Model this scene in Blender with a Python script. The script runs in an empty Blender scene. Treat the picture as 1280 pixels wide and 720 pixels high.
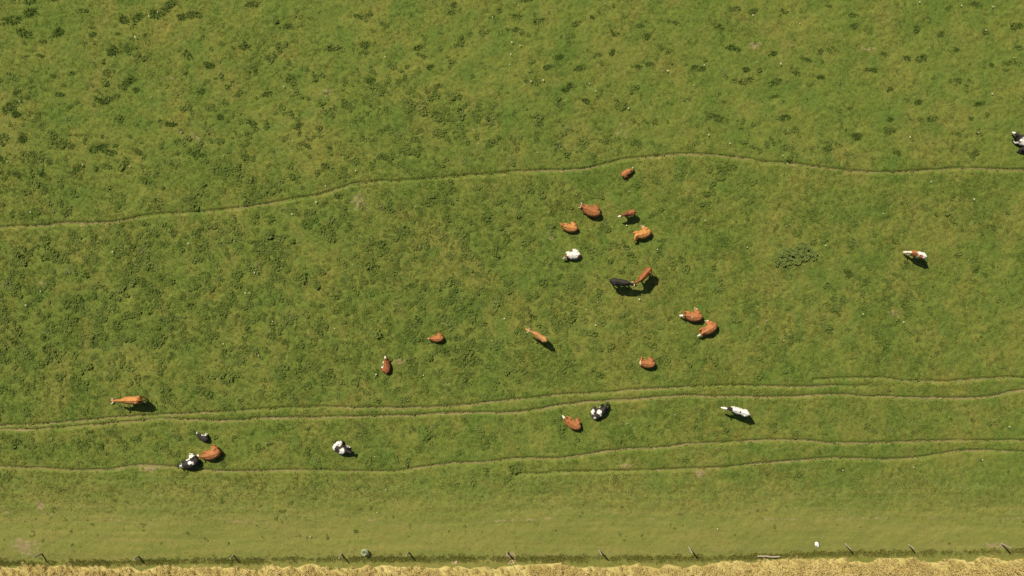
import bpy, bmesh, math
import numpy as np
from mathutils import Vector, Matrix

R = math.radians
scene = bpy.context.scene
COL = scene.collection

# ------------------------------------------------------------------ camera
CAM_H = 66.0            # metres above the pasture, drone looking straight down
PXM = 16.0              # photograph pixels per metre on the ground
cam_data = bpy.data.cameras.new('camera')
cam_data.sensor_width = 36.0
cam_data.lens = 36.0 * CAM_H / (1280.0 / PXM)
cam_data.clip_start = 0.5
cam_data.clip_end = 4000.0
cam = bpy.data.objects.new('camera', cam_data)
cam.location = (0, 0, CAM_H)
COL.objects.link(cam)
scene.camera = cam

# ------------------------------------------------------------------ sky and sun
SUN_ELEV = R(47.0)
SHX, SHY = 0.643, -0.766            # direction in which shadows fall
world = bpy.data.worlds.new('World')
scene.world = world
world.use_nodes = True
wn = world.node_tree
sky = wn.nodes.new('ShaderNodeTexSky')
sky.sky_type = 'NISHITA'
sky.sun_disc = False
sky.sun_elevation = SUN_ELEV
sky.sun_rotation = math.atan2(-SHX, -SHY)
sky.air_density = 1.0
sky.dust_density = 1.0
bgn = wn.nodes['Background']
bgn.inputs['Strength'].default_value = 0.05
wn.links.new(sky.outputs[0], bgn.inputs['Color'])

sun_data = bpy.data.lights.new('sun', 'SUN')
sun_data.energy = 4.6
sun_data.angle = R(0.53)
sun_data.color = (1.0, 0.93, 0.80)
sun = bpy.data.objects.new('sun', sun_data)
sun.rotation_euler = Vector((SHX * math.cos(SUN_ELEV), SHY * math.cos(SUN_ELEV), -math.sin(SUN_ELEV))).to_track_quat('-Z', 'Y').to_euler()
sun.location = (-40, 48, 70)
COL.objects.link(sun)

vs = scene.view_settings
vs.view_transform = 'Standard'
vs.look = 'None'
vs.exposure = 0.88
vs.gamma = 1.0
vs.use_curve_mapping = False
scene.render.engine = 'CYCLES'
cy = scene.cycles
cy.max_bounces = 5
cy.diffuse_bounces = 3
cy.glossy_bounces = 2
cy.transmission_bounces = 2
cy.use_denoising = False
cy.filter_width = 1.5

rng = np.random.default_rng(7)

# ------------------------------------------------------------------ helpers
def px(p, q, z=0.0):
    """photo pixel -> point on the plane at height z"""
    k = (CAM_H - z) / CAM_H / PXM
    return (p - 640.0) * k, (360.0 - q) * k

def hash2(ix, iy, seed):
    n = (ix.astype(np.int64) * 374761393 + iy.astype(np.int64) * 668265263 + seed * 974634777) & 0xFFFFFFFF
    n = ((n ^ (n >> 13)) * 1274126177) & 0xFFFFFFFF
    n = n ^ (n >> 16)
    return (n & 0xFFFFFF) / float(0xFFFFFF)

def noise2(x, y, seed=0):
    x = np.asarray(x, float); y = np.asarray(y, float)
    ix = np.floor(x); iy = np.floor(y)
    fx = x - ix; fy = y - iy
    fx = fx * fx * (3 - 2 * fx); fy = fy * fy * (3 - 2 * fy)
    a = hash2(ix, iy, seed); b = hash2(ix + 1, iy, seed)
    c = hash2(ix, iy + 1, seed); d = hash2(ix + 1, iy + 1, seed)
    return (a * (1 - fx) + b * fx) * (1 - fy) + (c * (1 - fx) + d * fx) * fy

def fbm(x, y, seed=0, octaves=3):
    s = 0.0; a = 0.5; t = 0.0
    for k in range(octaves):
        s = s + a * noise2(x * 2 ** k + 17.3 * k, y * 2 ** k - 9.1 * k, seed + k)
        t += a; a *= 0.5
    return s / t

def noise3(p, seed=0):
    return (noise2(p[:, 0] + 3.1 * p[:, 2], p[:, 1] - 2.3 * p[:, 2], seed) + noise2(p[:, 1] + 5.2, p[:, 2] + 1.7 * p[:, 0], seed + 9)) * 0.5

def smooth(e0, e1, x):
    t = np.clip((x - e0) / (e1 - e0), 0, 1)
    return t * t * (3 - 2 * t)

# ------------------------------------------------------------------ traced layout
TRAILS = [
    # label, half width (m), fade in/out, points
    ('long narrow earth cattle track winding across the upper pasture', 0.052, [(-60, 288), (0, 284), (40, 283), (73, 279), (133, 278), (187, 269), (213, 267), (267, 263), (320, 257), (360, 250), (400, 243), (444, 230), (500, 226), (544, 223), (620, 217), (654, 214), (710, 213), (737, 210), (777, 200), (827, 195), (853, 193), (886, 193), (930, 198), (953, 203), (993, 205), (1036, 211), (1086, 215), (1120, 216), (1170, 212), (1213, 211), (1280, 213), (1340, 216)]),
    ('widest pale cattle track crossing the pasture below the standing tan cow', 0.088, [(-60, 541), (0, 538), (47, 537), (91, 534), (134, 530), (175, 526.5), (200, 524), (266, 526), (300, 525.6), (325, 523), (400, 522), (427, 521), (477, 521), (520, 519), (560, 517), (640, 516), (674, 512), (700, 507), (744, 502), (794, 499), (853, 495), (920, 496), (986, 496), (1040, 493), (1080, 495), (1136, 497), (1186, 498), (1226, 497), (1253, 493), (1280, 488), (1340, 480)]),
    ('faint cattle track running just above the widest one', 0.074, [(-60, 536), (0, 533), (47, 531), (100, 527), (137, 523), (200, 519), (281, 515), (328, 512), (400, 509), (427, 510), (527, 510), (567, 508), (614, 503), (674, 497), (714, 493), (754, 491), (800, 487), (853, 484), (906, 482), (966, 483), (993, 484), (1040, 483), (1090, 482)]),
    ('short cattle track branching off at the right above the widest one', 0.08, [(1015, 475), (1053, 473), (1093, 472), (1130, 476), (1173, 477), (1220, 475), (1253, 472), (1280, 472), (1340, 470)]),
    ('lowest full-length cattle track passing below the resting black and white cows', 0.076, [(-60, 584), (0, 585), (57, 586), (107, 589), (140, 587), (162, 584), (180, 582), (215, 584), (250, 587), (275, 589), (320, 589), (395, 588), (432, 589.5), (495, 589), (527, 584), (570, 579), (610, 577), (640, 574), (707, 572), (740, 567), (765, 563), (835, 559), (853, 556), (903, 553), (966, 550), (1000, 551), (1040, 554), (1093, 554), (1153, 552), (1220, 551), (1280, 551), (1340, 552)]),
    ('faint cattle track at the right below the lowest full-length one', 0.085, [(640, 593), (720, 590), (800, 588), (890, 585), (953, 579), (993, 576), (1033, 573), (1086, 574), (1140, 573), (1173, 568), (1216, 563), (1280, 565), (1340, 567)]),
]
STREAK = [(0, 640), (100, 645), (175, 654), (300, 652), (390, 655), (500, 648), (590, 652), (690, 647), (770, 646), (840, 651), (920, 649), (1100, 648)]

def catmull(pts, step):
    P = np.array(pts, float)
    out = []
    for i in range(len(P) - 1):
        p0 = P[max(i - 1, 0)]; p1 = P[i]; p2 = P[i + 1]; p3 = P[min(i + 2, len(P) - 1)]
        n = max(2, int(np.linalg.norm(p2 - p1) / step))
        t = np.linspace(0, 1, n, endpoint=False)[:, None]
        m1 = (p2 - p0) * 0.5; m2 = (p3 - p1) * 0.5
        # limit tangents to the segment
        L = np.linalg.norm(p2 - p1)
        m1 = m1 * min(1, L / (np.linalg.norm(m1) + 1e-9)); m2 = m2 * min(1, L / (np.linalg.norm(m2) + 1e-9))
        out.append((2 * t**3 - 3 * t**2 + 1) * p1 + (t**3 - 2 * t**2 + t) * m1 + (-2 * t**3 + 3 * t**2) * p2 + (t**3 - t**2) * m2)
    out.append(P[-1:])
    return np.concatenate(out)

TRAIL_W = []          # world polylines
for lab, hw, pts in TRAILS:
    W = np.array([px(*p) for p in pts])
    c = catmull(W, 0.12)
    # small wobble, as cattle walk
    c[:, 1] += (fbm(c[:, 0] * 0.9, c[:, 0] * 0 + hw * 100 + pts[0][1], 31, 3) - 0.5) * 0.16
    TRAIL_W.append(c)

def trail_dist(x, y):
    """vertical distance to each trail (trails run left-right) -> min distance and wear there"""
    d = np.full(np.shape(x), 9.0)
    for c in TRAIL_W:
        o = np.argsort(c[:, 0])
        yy = np.interp(x, c[o, 0], c[o, 1], left=1e3, right=1e3)
        sl = np.gradient(c[o, 1]) / np.maximum(np.gradient(c[o, 0]), 1e-3)
        s = np.interp(x, c[o, 0], np.clip(sl, -1.5, 1.5))
        d = np.minimum(d, np.abs(y - yy) / np.sqrt(1 + s * s))
    return d

GRAIN_EDGE = [(-700, 708), (-100, 708), (0, 706), (80, 704), (160, 707), (260, 706), (330, 704), (400, 703), (470, 706), (520, 703), (580, 702), (640, 701), (720, 702), (790, 704), (870, 703), (960, 698), (1040, 697), (1130, 696), (1280, 694), (1400, 692), (2000, 690)]
_ge = np.array([px(*p) for p in GRAIN_EDGE])
def grain_y(x):
    return np.interp(x, _ge[:, 0], _ge[:, 1]) - 0.24 + (fbm(x * 0.9, x * 0 + 4, 77, 4) - 0.5) * 0.9
ROUGH = [(-700, 702), (0, 704), (60, 704), (175, 702), (300, 700), (400, 698), (560, 697), (640, 697), (760, 697), (870, 697), (960, 695), (1040, 692), (1150, 691), (1280, 688), (2000, 684)]
_ro = np.array([px(*p) for p in ROUGH])
def rough_y(x):
    return np.interp(x, _ro[:, 0], _ro[:, 1])

def hgt(x, y):
    x = np.asarray(x, float); y = np.asarray(y, float)
    h = (fbm(x * 0.05 + 3, y * 0.05, 1, 2) - 0.5) * 0.5
    h = h + (fbm(x * 0.45, y * 0.6, 2, 2) - 0.5) * 0.10
    calm = smooth(-15.5, -19.0, y)
    m = (fbm(x * 2.4, y * 2.8, 3, 2) - 0.5) * 0.11 + (noise2(x * 7.5, y * 8.0, 6) - 0.5) * 0.035
    h = h + m * (1 - 0.45 * calm)
    d = trail_dist(x, y)
    flat = smooth(0.40, 0.12, d)
    h = h - flat * (m * (1 - 0.45 * calm) * 0.8) - 0.13 * smooth(0.18, 0.07, d)
    return h

# ------------------------------------------------------------------ node helpers
def new_mat(name):
    m = bpy.data.materials.new(name)
    m.use_nodes = True
    nt = m.node_tree
    nt.nodes.clear()
    out = nt.nodes.new('ShaderNodeOutputMaterial')
    return m, nt, out

def node(nt, t, **kw):
    n = nt.nodes.new(t)
    for k, v in kw.items():
        setattr(n, k, v)
    return n

def noise_node(nt, vec, scale, detail=3.0, rough=0.55, dist=0.0):
    n = node(nt, 'ShaderNodeTexNoise')
    n.inputs['Scale'].default_value = scale
    n.inputs['Detail'].default_value = detail
    n.inputs['Roughness'].default_value = rough
    n.inputs['Distortion'].default_value = dist
    nt.links.new(vec, n.inputs['Vector'])
    return n.outputs['Fac']

def ramp(nt, fac, stops, interp='LINEAR'):
    r = node(nt, 'ShaderNodeValToRGB')
    r.color_ramp.interpolation = interp
    el = r.color_ramp.elements
    while len(el) < len(stops):
        el.new(0.5)
    for e, (p, c) in zip(el, stops):
        e.position = p
        e.color = tuple(c) + (1,) if len(c) == 3 else c
    nt.links.new(fac, r.inputs['Fac'])
    return r.outputs['Color']

def g(v):
    return (v, v, v)

def mix(nt, fac, a, b, mode='MIX'):
    n = node(nt, 'ShaderNodeMix', data_type='RGBA', blend_type=mode)
    for sock, val in ((n.inputs['Factor'], fac), (n.inputs[6], a), (n.inputs[7], b)):
        if isinstance(val, (int, float)):
            sock.default_value = val
        elif isinstance(val, tuple):
            sock.default_value = val + (1,) if len(val) == 3 else val
        else:
            nt.links.new(val, sock)
    return n.outputs[2]

def math_node(nt, op, a, b=0.0, clamp=False):
    n = node(nt, 'ShaderNodeMath', operation=op, use_clamp=clamp)
    for s, v in ((n.inputs[0], a), (n.inputs[1], b)):
        if isinstance(v, (int, float)):
            s.default_value = v
        else:
            nt.links.new(v, s)
    return n.outputs[0]

# ---- one node group for the colour of the sward, read at the world position
def make_sward_group():
    gr = bpy.data.node_groups.new('sward_colour', 'ShaderNodeTree')
    gr.interface.new_socket('Color', in_out='OUTPUT', socket_type='NodeSocketColor')
    nt = gr
    go = node(nt, 'NodeGroupOutput')
    geo = node(nt, 'ShaderNodeNewGeometry')
    pos = geo.outputs['Position']
    flat = node(nt, 'ShaderNodeVectorMath', operation='MULTIPLY')
    flat.inputs[1].default_value = (1, 1, 0)
    nt.links.new(pos, flat.inputs[0])
    v = flat.outputs[0]
    n1 = noise_node(nt, v, 0.16, 4, 0.6)
    n2 = noise_node(nt, v, 0.75, 4, 0.6, 0.4)
    n3 = noise_node(nt, v, 4.0, 3, 0.6)
    base = ramp(nt, n2, [(0.28, (0.075, 0.101, 0.017)), (0.50, (0.093, 0.113, 0.020)), (0.66, (0.108, 0.118, 0.022)), (0.82, (0.123, 0.122, 0.027))])
    big = ramp(nt, n1, [(0.30, (0.80, 0.93, 0.84)), (0.5, (1.0, 1.0, 1.0)), (0.70, (1.22, 1.06, 1.15))])
    c = mix(nt, 1.0, base, big, 'MULTIPLY')
    fine = ramp(nt, n3, [(0.3, g(0.92)), (0.7, g(1.08))])
    c = mix(nt, 1.0, c, fine, 'MULTIPLY')
    tanm = ramp(nt, noise_node(nt, v, 0.27, 5, 0.62, 0.8), [(0.50, g(0.0)), (0.70, g(0.60))])
    c = mix(nt, tanm, c, (0.132, 0.122, 0.028))
    lush = ramp(nt, noise_node(nt, v, 0.42, 4, 0.6, 0.5), [(0.34, g(0.65)), (0.50, g(0.0))])
    c = mix(nt, lush, c, (0.060, 0.097, 0.016))
    # drier, yellower grass in the strip along the fence, streaked by the mower
    sep = node(nt, 'ShaderNodeSeparateXYZ')
    nt.links.new(pos, sep.inputs[0])
    mr = node(nt, 'ShaderNodeMapRange', interpolation_type='SMOOTHSTEP')
    mr.inputs['From Min'].default_value = -13.0
    mr.inputs['From Max'].default_value = -20.0
    nt.links.new(sep.outputs['Y'], mr.inputs['Value'])
    st = node(nt, 'ShaderNodeVectorMath', operation='MULTIPLY')
    st.inputs[1].default_value = (0.10, 1.3, 0)
    nt.links.new(pos, st.inputs[0])
    streak = noise_node(nt, st.outputs[0], 1.0, 5, 0.7, 0.3)
    sr = ramp(nt, streak, [(0.42, g(0.0)), (0.56, g(1.0))])
    dry = math_node(nt, 'MULTIPLY', mr.outputs[0], sr)
    dry = math_node(nt, 'MULTIPLY', dry, 0.85)
    c = mix(nt, dry, c, (0.158, 0.139, 0.038))
    gs = node(nt, 'ShaderNodeVectorMath', operation='MULTIPLY')
    gs.inputs[1].default_value = (0.35, 0.9, 0)
    nt.links.new(pos, gs.inputs[0])
    gp_ = ramp(nt, noise_node(nt, gs.outputs[0], 1.0, 5, 0.65, 0.6), [(0.44, g(0.0)), (0.60, g(1.0))])
    mr2 = node(nt, 'ShaderNodeMapRange', interpolation_type='SMOOTHSTEP')
    mr2.inputs['From Min'].default_value = -13.0
    mr2.inputs['From Max'].default_value = -16.0
    nt.links.new(sep.outputs['Y'], mr2.inputs['Value'])
    c = mix(nt, math_node(nt, 'MULTIPLY', math_node(nt, 'MULTIPLY', gp_, mr2.outputs[0]), 0.55), c, (0.070, 0.108, 0.019))
    ml = node(nt, 'ShaderNodeVectorMath', operation='MULTIPLY')
    ml.inputs[1].default_value = (0.035, 2.6, 0)
    nt.links.new(pos, ml.inputs[0])
    lines = ramp(nt, noise_node(nt, ml.outputs[0], 1.0, 4, 0.7, 0.25), [(0.36, g(0.90)), (0.64, g(1.10))])
    c = mix(nt, mr2.outputs[0], c, mix(nt, 1.0, c, lines, 'MULTIPLY'))
    dry2 = math_node(nt, 'MULTIPLY', mr.outputs[0], 0.6)
    c = mix(nt, dry2, c, (0.138, 0.132, 0.032))
    nt.links.new(c, go.inputs['Color'])
    return gr

SWARD = make_sward_group()

def leaf_shader(nt, out, colour, trans=0.22, rough=0.6, spec=0.12):
    d = node(nt, 'ShaderNodeBsdfPrincipled')
    d.inputs['Roughness'].default_value = rough
    d.inputs['Specular IOR Level'].default_value = spec
    nt.links.new(colour, d.inputs['Base Color'])
    if trans > 0:
        t = node(nt, 'ShaderNodeBsdfTranslucent')
        nt.links.new(mix(nt, 1.0, colour, (1.1, 1.15, 0.6), 'MULTIPLY'), t.inputs['Color'])
        ms = node(nt, 'ShaderNodeMixShader')
        ms.inputs[0].default_value = trans
        nt.links.new(d.outputs[0], ms.inputs[1]); nt.links.new(t.outputs[0], ms.inputs[2])
        nt.links.new(ms.outputs[0], out.inputs['Surface'])
    else:
        nt.links.new(d.outputs[0], out.inputs['Surface'])
    return d

def sward_col(nt):
    n = node(nt, 'ShaderNodeGroup')
    n.node_tree = SWARD
    return n.outputs[0]

def instance_attr(nt, name):
    a = node(nt, 'ShaderNodeAttribute', attribute_type='INSTANCER', attribute_name=name)
    return a.outputs['Fac']

# pasture soil and short sward
M_ground, nt, out = new_mat('pasture_sward')
soil_a = node(nt, 'ShaderNodeAttribute', attribute_type='GEOMETRY', attribute_name='bare').outputs['Fac']
gpos = node(nt, 'ShaderNodeNewGeometry').outputs['Position']
nz = noise_node(nt, gpos, 3.0, 4, 0.7)
soil = ramp(nt, nz, [(0.3, (0.13, 0.100, 0.042)), (0.7, (0.215, 0.165, 0.080))])
sf = math_node(nt, 'ADD', soil_a, math_node(nt, 'MULTIPLY', math_node(nt, 'SUBTRACT', nz, 0.5), 1.9))
sf = ramp(nt, sf, [(0.35, g(0.0)), (0.62, g(1.0))])
c = mix(nt, sf, sward_col(nt), soil)
pb = leaf_shader(nt, out, c, 0.0, 0.9, 0.05)
bn = node(nt, 'ShaderNodeBump'); bn.inputs['Distance'].default_value = 0.03; bn.inputs['Strength'].default_value = 0.7
nt.links.new(noise_node(nt, gpos, 14.0, 3, 0.7), bn.inputs['Height'])
nt.links.new(bn.outputs[0], pb.inputs['Normal'])

# grass blades
M_blade, nt, out = new_mat('grass_blade')
t = instance_attr(nt, 'tint')
c = mix(nt, 1.0, sward_col(nt), ramp(nt, t, [(0.0, (0.95, 1.0, 0.92)), (0.5, (1.12, 1.12, 1.05)), (1.0, (1.38, 1.28, 1.22))]), 'MULTIPLY')
leaf_shader(nt, out, c, 0.32, 0.75, 0.05)

# broad-leaved weeds
M_weed, nt, out = new_mat('weed_leaf')
t = instance_attr(nt, 'tint')
c = ramp(nt, t, [(0.0, (0.076, 0.116, 0.021)), (0.5, (0.112, 0.150, 0.030)), (0.9, (0.155, 0.185, 0.050)), (1.0, (0.20, 0.21, 0.085))])
c = mix(nt, 0.40, c, sward_col(nt))
leaf_shader(nt, out, c, 0.31, 0.75, 0.05)

# dark tussocks
M_tuss, nt, out = new_mat('tussock_leaf')
oi = node(nt, 'ShaderNodeObjectInfo')
c = ramp(nt, oi.outputs['Random'], [(0.0, (0.046, 0.074, 0.013)), (0.6, (0.064, 0.092, 0.017)), (1.0, (0.090, 0.118, 0.025))])
leaf_shader(nt, out, c, 0.3, 0.8, 0.04)

M_nettle, nt, out = new_mat('nettle_leaf')
gp = node(nt, 'ShaderNodeNewGeometry').outputs['Position']
c = ramp(nt, noise_node(nt, gp, 5.0, 2), [(0.3, (0.082, 0.112, 0.022)), (0.7, (0.125, 0.148, 0.036))])
leaf_shader(nt, out, c, 0.15, 0.7, 0.08)

# trodden earth
M_earth, nt, out = new_mat('trodden_earth')
gp = node(nt, 'ShaderNodeNewGeometry').outputs['Position']
wear = node(nt, 'ShaderNodeAttribute', attribute_type='GEOMETRY', attribute_name='wear').outputs['Fac']
c = ramp(nt, noise_node(nt, gp, 1.6, 5, 0.7), [(0.3, (0.112, 0.096, 0.034)), (0.55, (0.150, 0.124, 0.050)), (0.8, (0.205, 0.166, 0.076))])
wn_ = math_node(nt, 'ADD', wear, math_node(nt, 'MULTIPLY', math_node(nt, 'SUBTRACT', noise_node(nt, gp, 2.2, 3, 0.6), 0.5), 1.1))
c = mix(nt, ramp(nt, wn_, [(0.30, g(0.0)), (0.60, g(1.0))]), sward_col(nt), c)
pb = leaf_shader(nt, out, c, 0.0, 0.95, 0.03)
bn = node(nt, 'ShaderNodeBump'); bn.inputs['Distance'].default_value = 0.02; bn.inputs['Strength'].default_value = 0.8
nt.links.new(noise_node(nt, gp, 9.0, 4, 0.7), bn.inputs['Height'])
nt.links.new(bn.outputs[0], pb.inputs['Normal'])

# ripe cereal
def grain_colour(nt):
    gp = node(nt, 'ShaderNodeNewGeometry').outputs['Position']
    c = ramp(nt, noise_node(nt, gp, 0.9, 5, 0.65, 0.5), [(0.28, (0.33, 0.24, 0.085)), (0.5, (0.43, 0.325, 0.130)), (0.72, (0.55, 0.43, 0.195))])
    return c
M_stalk, nt, out = new_mat('ripe_cereal')
t = instance_attr(nt, 'tint')
c = mix(nt, 1.0, grain_colour(nt), ramp(nt, t, [(0.0, (0.92, 0.96, 0.86)), (1.0, g(1.25))]), 'MULTIPLY')
leaf_shader(nt, out, c, 0.35, 0.75, 0.06)
M_stubble, nt, out = new_mat('cereal_floor')
leaf_shader(nt, out, mix(nt, 1.0, grain_colour(nt), (0.72, 0.78, 0.66), 'MULTIPLY'), 0.0, 0.95, 0.02)

def plain(name, lo, hi, scale=12.0, rough=0.7, spec=0.2, detail=4, bump=0.0, stretch=None):
    m, nt, out = new_mat(name)
    tc = node(nt, 'ShaderNodeTexCoord').outputs['Object']
    if stretch:
        s = node(nt, 'ShaderNodeVectorMath', operation='MULTIPLY'); s.inputs[1].default_value = stretch
        nt.links.new(tc, s.inputs[0]); tc = s.outputs[0]
    n = noise_node(nt, tc, scale, detail, 0.6)
    pb = leaf_shader(nt, out, ramp(nt, n, [(0.3, lo), (0.7, hi)]), 0.0, rough, spec)
    if bump:
        b = node(nt, 'ShaderNodeBump'); b.inputs['Distance'].default_value = bump
        nt.links.new(n, b.inputs['Height']); nt.links.new(b.outputs[0], pb.inputs['Normal'])
    return m
M_post = plain('weathered_wood', (0.15, 0.12, 0.075), (0.32, 0.275, 0.185), 9, 0.85, 0.1, bump=0.006, stretch=(3, 3, 0.5))
M_wire = plain('rusted_wire', (0.10, 0.085, 0.06), (0.18, 0.15, 0.11), 8, 0.8, 0.1)
M_horn = plain('cattle_horn', (0.42, 0.36, 0.25), (0.66, 0.60, 0.46), 10, 0.4, 0.4)
M_eye = plain('dark_eye', (0.012, 0.009, 0.007), (0.02, 0.015, 0.012), 5, 0.2, 0.5)
M_litter = plain('white_film', (0.50, 0.50, 0.48), (0.66, 0.66, 0.64), 6, 0.45, 0.4)
M_paleleaf = plain('pale_woolly_leaf', (0.20, 0.23, 0.12), (0.34, 0.36, 0.22), 9, 0.7, 0.1)
M_flower = plain('pale_flower', (0.32, 0.31, 0.17), (0.46, 0.45, 0.30), 5, 0.7, 0.1)

M_coat, nt, out = new_mat('cattle_coat')
ca = node(nt, 'ShaderNodeAttribute', attribute_type='GEOMETRY', attribute_name='coat').outputs['Color']
tc = node(nt, 'ShaderNodeTexCoord').outputs['Object']
c = mix(nt, 1.0, ca, ramp(nt, noise_node(nt, tc, 2.6, 6, 0.7), [(0.30, (0.60, 0.56, 0.54)), (0.52, g(1.0)), (0.72, (1.22, 1.27, 1.33))]), 'MULTIPLY')
pb = leaf_shader(nt, out, c, 0.0, 0.70, 0.10)
bn = node(nt, 'ShaderNodeBump'); bn.inputs['Distance'].default_value = 0.012; bn.inputs['Strength'].default_value = 0.6
nt.links.new(noise_node(nt, tc, 30.0, 4, 0.7), bn.inputs['Height'])
nt.links.new(bn.outputs[0], pb.inputs['Normal'])

# ------------------------------------------------------------------ mesh helpers
def mesh_np(name, verts, faces, mat, smooth_shade=True):
    """verts (n,3), faces (m,k) uniform"""
    me = bpy.data.meshes.new(name)
    verts = np.asarray(verts, np.float32); faces = np.asarray(faces, np.int32)
    k = faces.shape[1]
    me.vertices.add(len(verts)); me.vertices.foreach_set('co', verts.ravel())
    me.loops.add(faces.size); me.loops.foreach_set('vertex_index', faces.ravel())
    me.polygons.add(len(faces))
    me.polygons.foreach_set('loop_start', np.arange(0, faces.size, k, dtype=np.int32))
    me.polygons.foreach_set('loop_total', np.full(len(faces), k, np.int32))
    me.polygons.foreach_set('use_smooth', np.full(len(faces), smooth_shade))
    me.update(calc_edges=True)
    if mat: me.materials.append(mat)
    return me

def add_obj(name, me, parent=None, loc=None, **props):
    o = bpy.data.objects.new(name, me)
    COL.objects.link(o)
    if parent is not None: o.parent = parent
    if loc is not None: o.location = loc
    for k, v in props.items(): o[k] = v
    return o

def grid_faces(nx, ny):
    i = np.arange(nx - 1)[None, :] + np.arange(ny - 1)[:, None] * nx
    i = i.ravel()
    return np.stack([i, i + 1, i + nx + 1, i + nx], 1)

def float_attr(me, name, vals):
    a = me.attributes.new(name, 'FLOAT', 'POINT')
    a.data.foreach_set('value', np.asarray(vals, np.float32))

# ------------------------------------------------------------------ pasture
def axis(half_lo, half_hi, step, far):
    mid = np.arange(half_lo, half_hi + step * 0.5, step)
    out_hi = half_hi + np.cumsum(step * 1.35 ** np.arange(1, 26)); out_hi = out_hi[out_hi < far]
    out_lo = half_lo - np.cumsum(step * 1.35 ** np.arange(1, 26)); out_lo = out_lo[out_lo > -far]
    return np.concatenate([[-far], out_lo[::-1], mid, out_hi, [far]])
xs = axis(-43.0, 43.0, 0.10, 900.0)
ys = axis(-24.0, 25.0, 0.085, 900.0)
GX, GY = np.meshgrid(xs, ys)
gx = GX.ravel(); gy = GY.ravel()
gz = hgt(gx, gy)
far_fade = smooth(60, 45, np.abs(gx)) * smooth(45, 30, np.abs(gy))
gz = gz * far_fade
BARE = [(30, 683, 17, 10, 0.72), (49, 632, 5, 5, 0.8), (875, 591, 5, 5, 0.9), (943, 57, 7, 5, 0.7), (1240, 681, 20, 4, 0.5), (640, 695, 5, 6, 0.8), (782, 583, 8, 4, 0.7), (500, 452, 9, 6, 0.55), (690, 294, 8, 6, 0.55), (450, 252, 14, 12, 0.55), (408, 115, 9, 6, 0.5), (1118, 392, 12, 6, 0.5), (1085, 60, 14, 5, 0.5), (187, 585, 12, 5, 0.7), (50, 354, 6, 4, 0.6), (240, 170, 10, 8, 0.45), (210, 98, 10, 4, 0.45), (712, 160, 8, 5, 0.4), (780, 165, 15, 10, 0.4), (1005, 330, 6, 14, 0.45), (590, 160, 8, 5, 0.35), (560, 480, 10, 5, 0.35)]
bare = np.zeros_like(gx)
for (p, q, rx, ry, s) in BARE:
    x0, y0 = px(p, q)
    d2 = ((gx - x0) * PXM / rx) ** 2 + ((gy - y0) * PXM / ry) ** 2
    bare = np.maximum(bare, s * np.exp(-d2 * 0.7))
sw = np.array([px(*p) for p in STREAK])
sd = np.abs(gy - np.interp(gx, sw[:, 0], sw[:, 1]))
bare = np.maximum(bare, 0.50 * np.exp(-(sd / 0.10) ** 2) * smooth(0.46, 0.62, noise2(gx * 0.55, gx * 0, 88)))
bare = np.maximum(bare, 0.24 * smooth(0.40, 0.10, trail_dist(gx, gy)))
me = mesh_np('pasture', np.stack([gx, gy, gz], 1), grid_faces(len(xs), len(ys)), M_ground)
float_attr(me, 'bare', bare)
add_obj('pasture', me, kind='structure', label='green grazed pasture seen from straight above')

# ------------------------------------------------------------------ cattle tracks
for i, ((lab, hw, pts), c) in enumerate(zip(TRAILS, TRAIL_W)):
    tg = np.gradient(c, axis=0); tg /= np.linalg.norm(tg, axis=1)[:, None]
    nrm = np.stack([-tg[:, 1], tg[:, 0]], 1)
    offs = np.array([-1.7, -1.3, -1.0, -0.5, 0.0, 0.5, 1.0, 1.3, 1.7]) * hw
    wob = 0.45 + 1.1 * fbm(c[:, 0] * 0.7, c[:, 0] * 0 + i * 7, 40 + i, 3)
    P = c[:, None, :] + nrm[:, None, :] * (offs[None, :, None] * wob[:, None, None])
    X = P[..., 0].ravel(); Y = P[..., 1].ravel()
    prof = np.tile(np.array([-0.02, 0.0, 0.0, -0.004, -0.008, -0.004, 0.0, 0.0, -0.02]), len(c))
    base = hgt(X, Y)
    dip = np.tile(np.abs(offs) / hw, len(c))
    Z = base + 0.012 + prof - 0.03 * smooth(1.2, 1.9, dip) + (noise2(X * 6, Y * 6, 51) - 0.5) * 0.015
    me = mesh_np('cattle_track', np.stack([X, Y, Z], 1), grid_faces(len(offs), len(c)), M_earth)
    wear = np.tile(np.array([0.0, 0.25, 0.75, 1.0, 1.0, 1.0, 0.8, 0.3, 0.0]), len(c))
    strength = {0: 0.60, 1: 0.88, 2: 0.56, 3: 0.60, 4: 0.80, 5: 0.60}[i]
    s_along = np.repeat(0.30 + 1.2 * fbm(c[:, 0] * 0.25, c[:, 0] * 0 + i * 3.3, 60 + i, 2), len(offs))
    ends = np.ones(len(c))
    if pts[0][0] > 0: ends *= smooth(c[0, 0], c[0, 0] + (16 if i == 5 else 4), c[:, 0])
    if pts[-1][0] < 1280: ends *= smooth(c[-1, 0], c[-1, 0] - 4, c[:, 0])
    float_attr(me, 'wear', wear * strength * s_along * np.repeat(ends, len(offs)))
    add_obj('cattle_track', me, kind='structure', label=lab)

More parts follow.
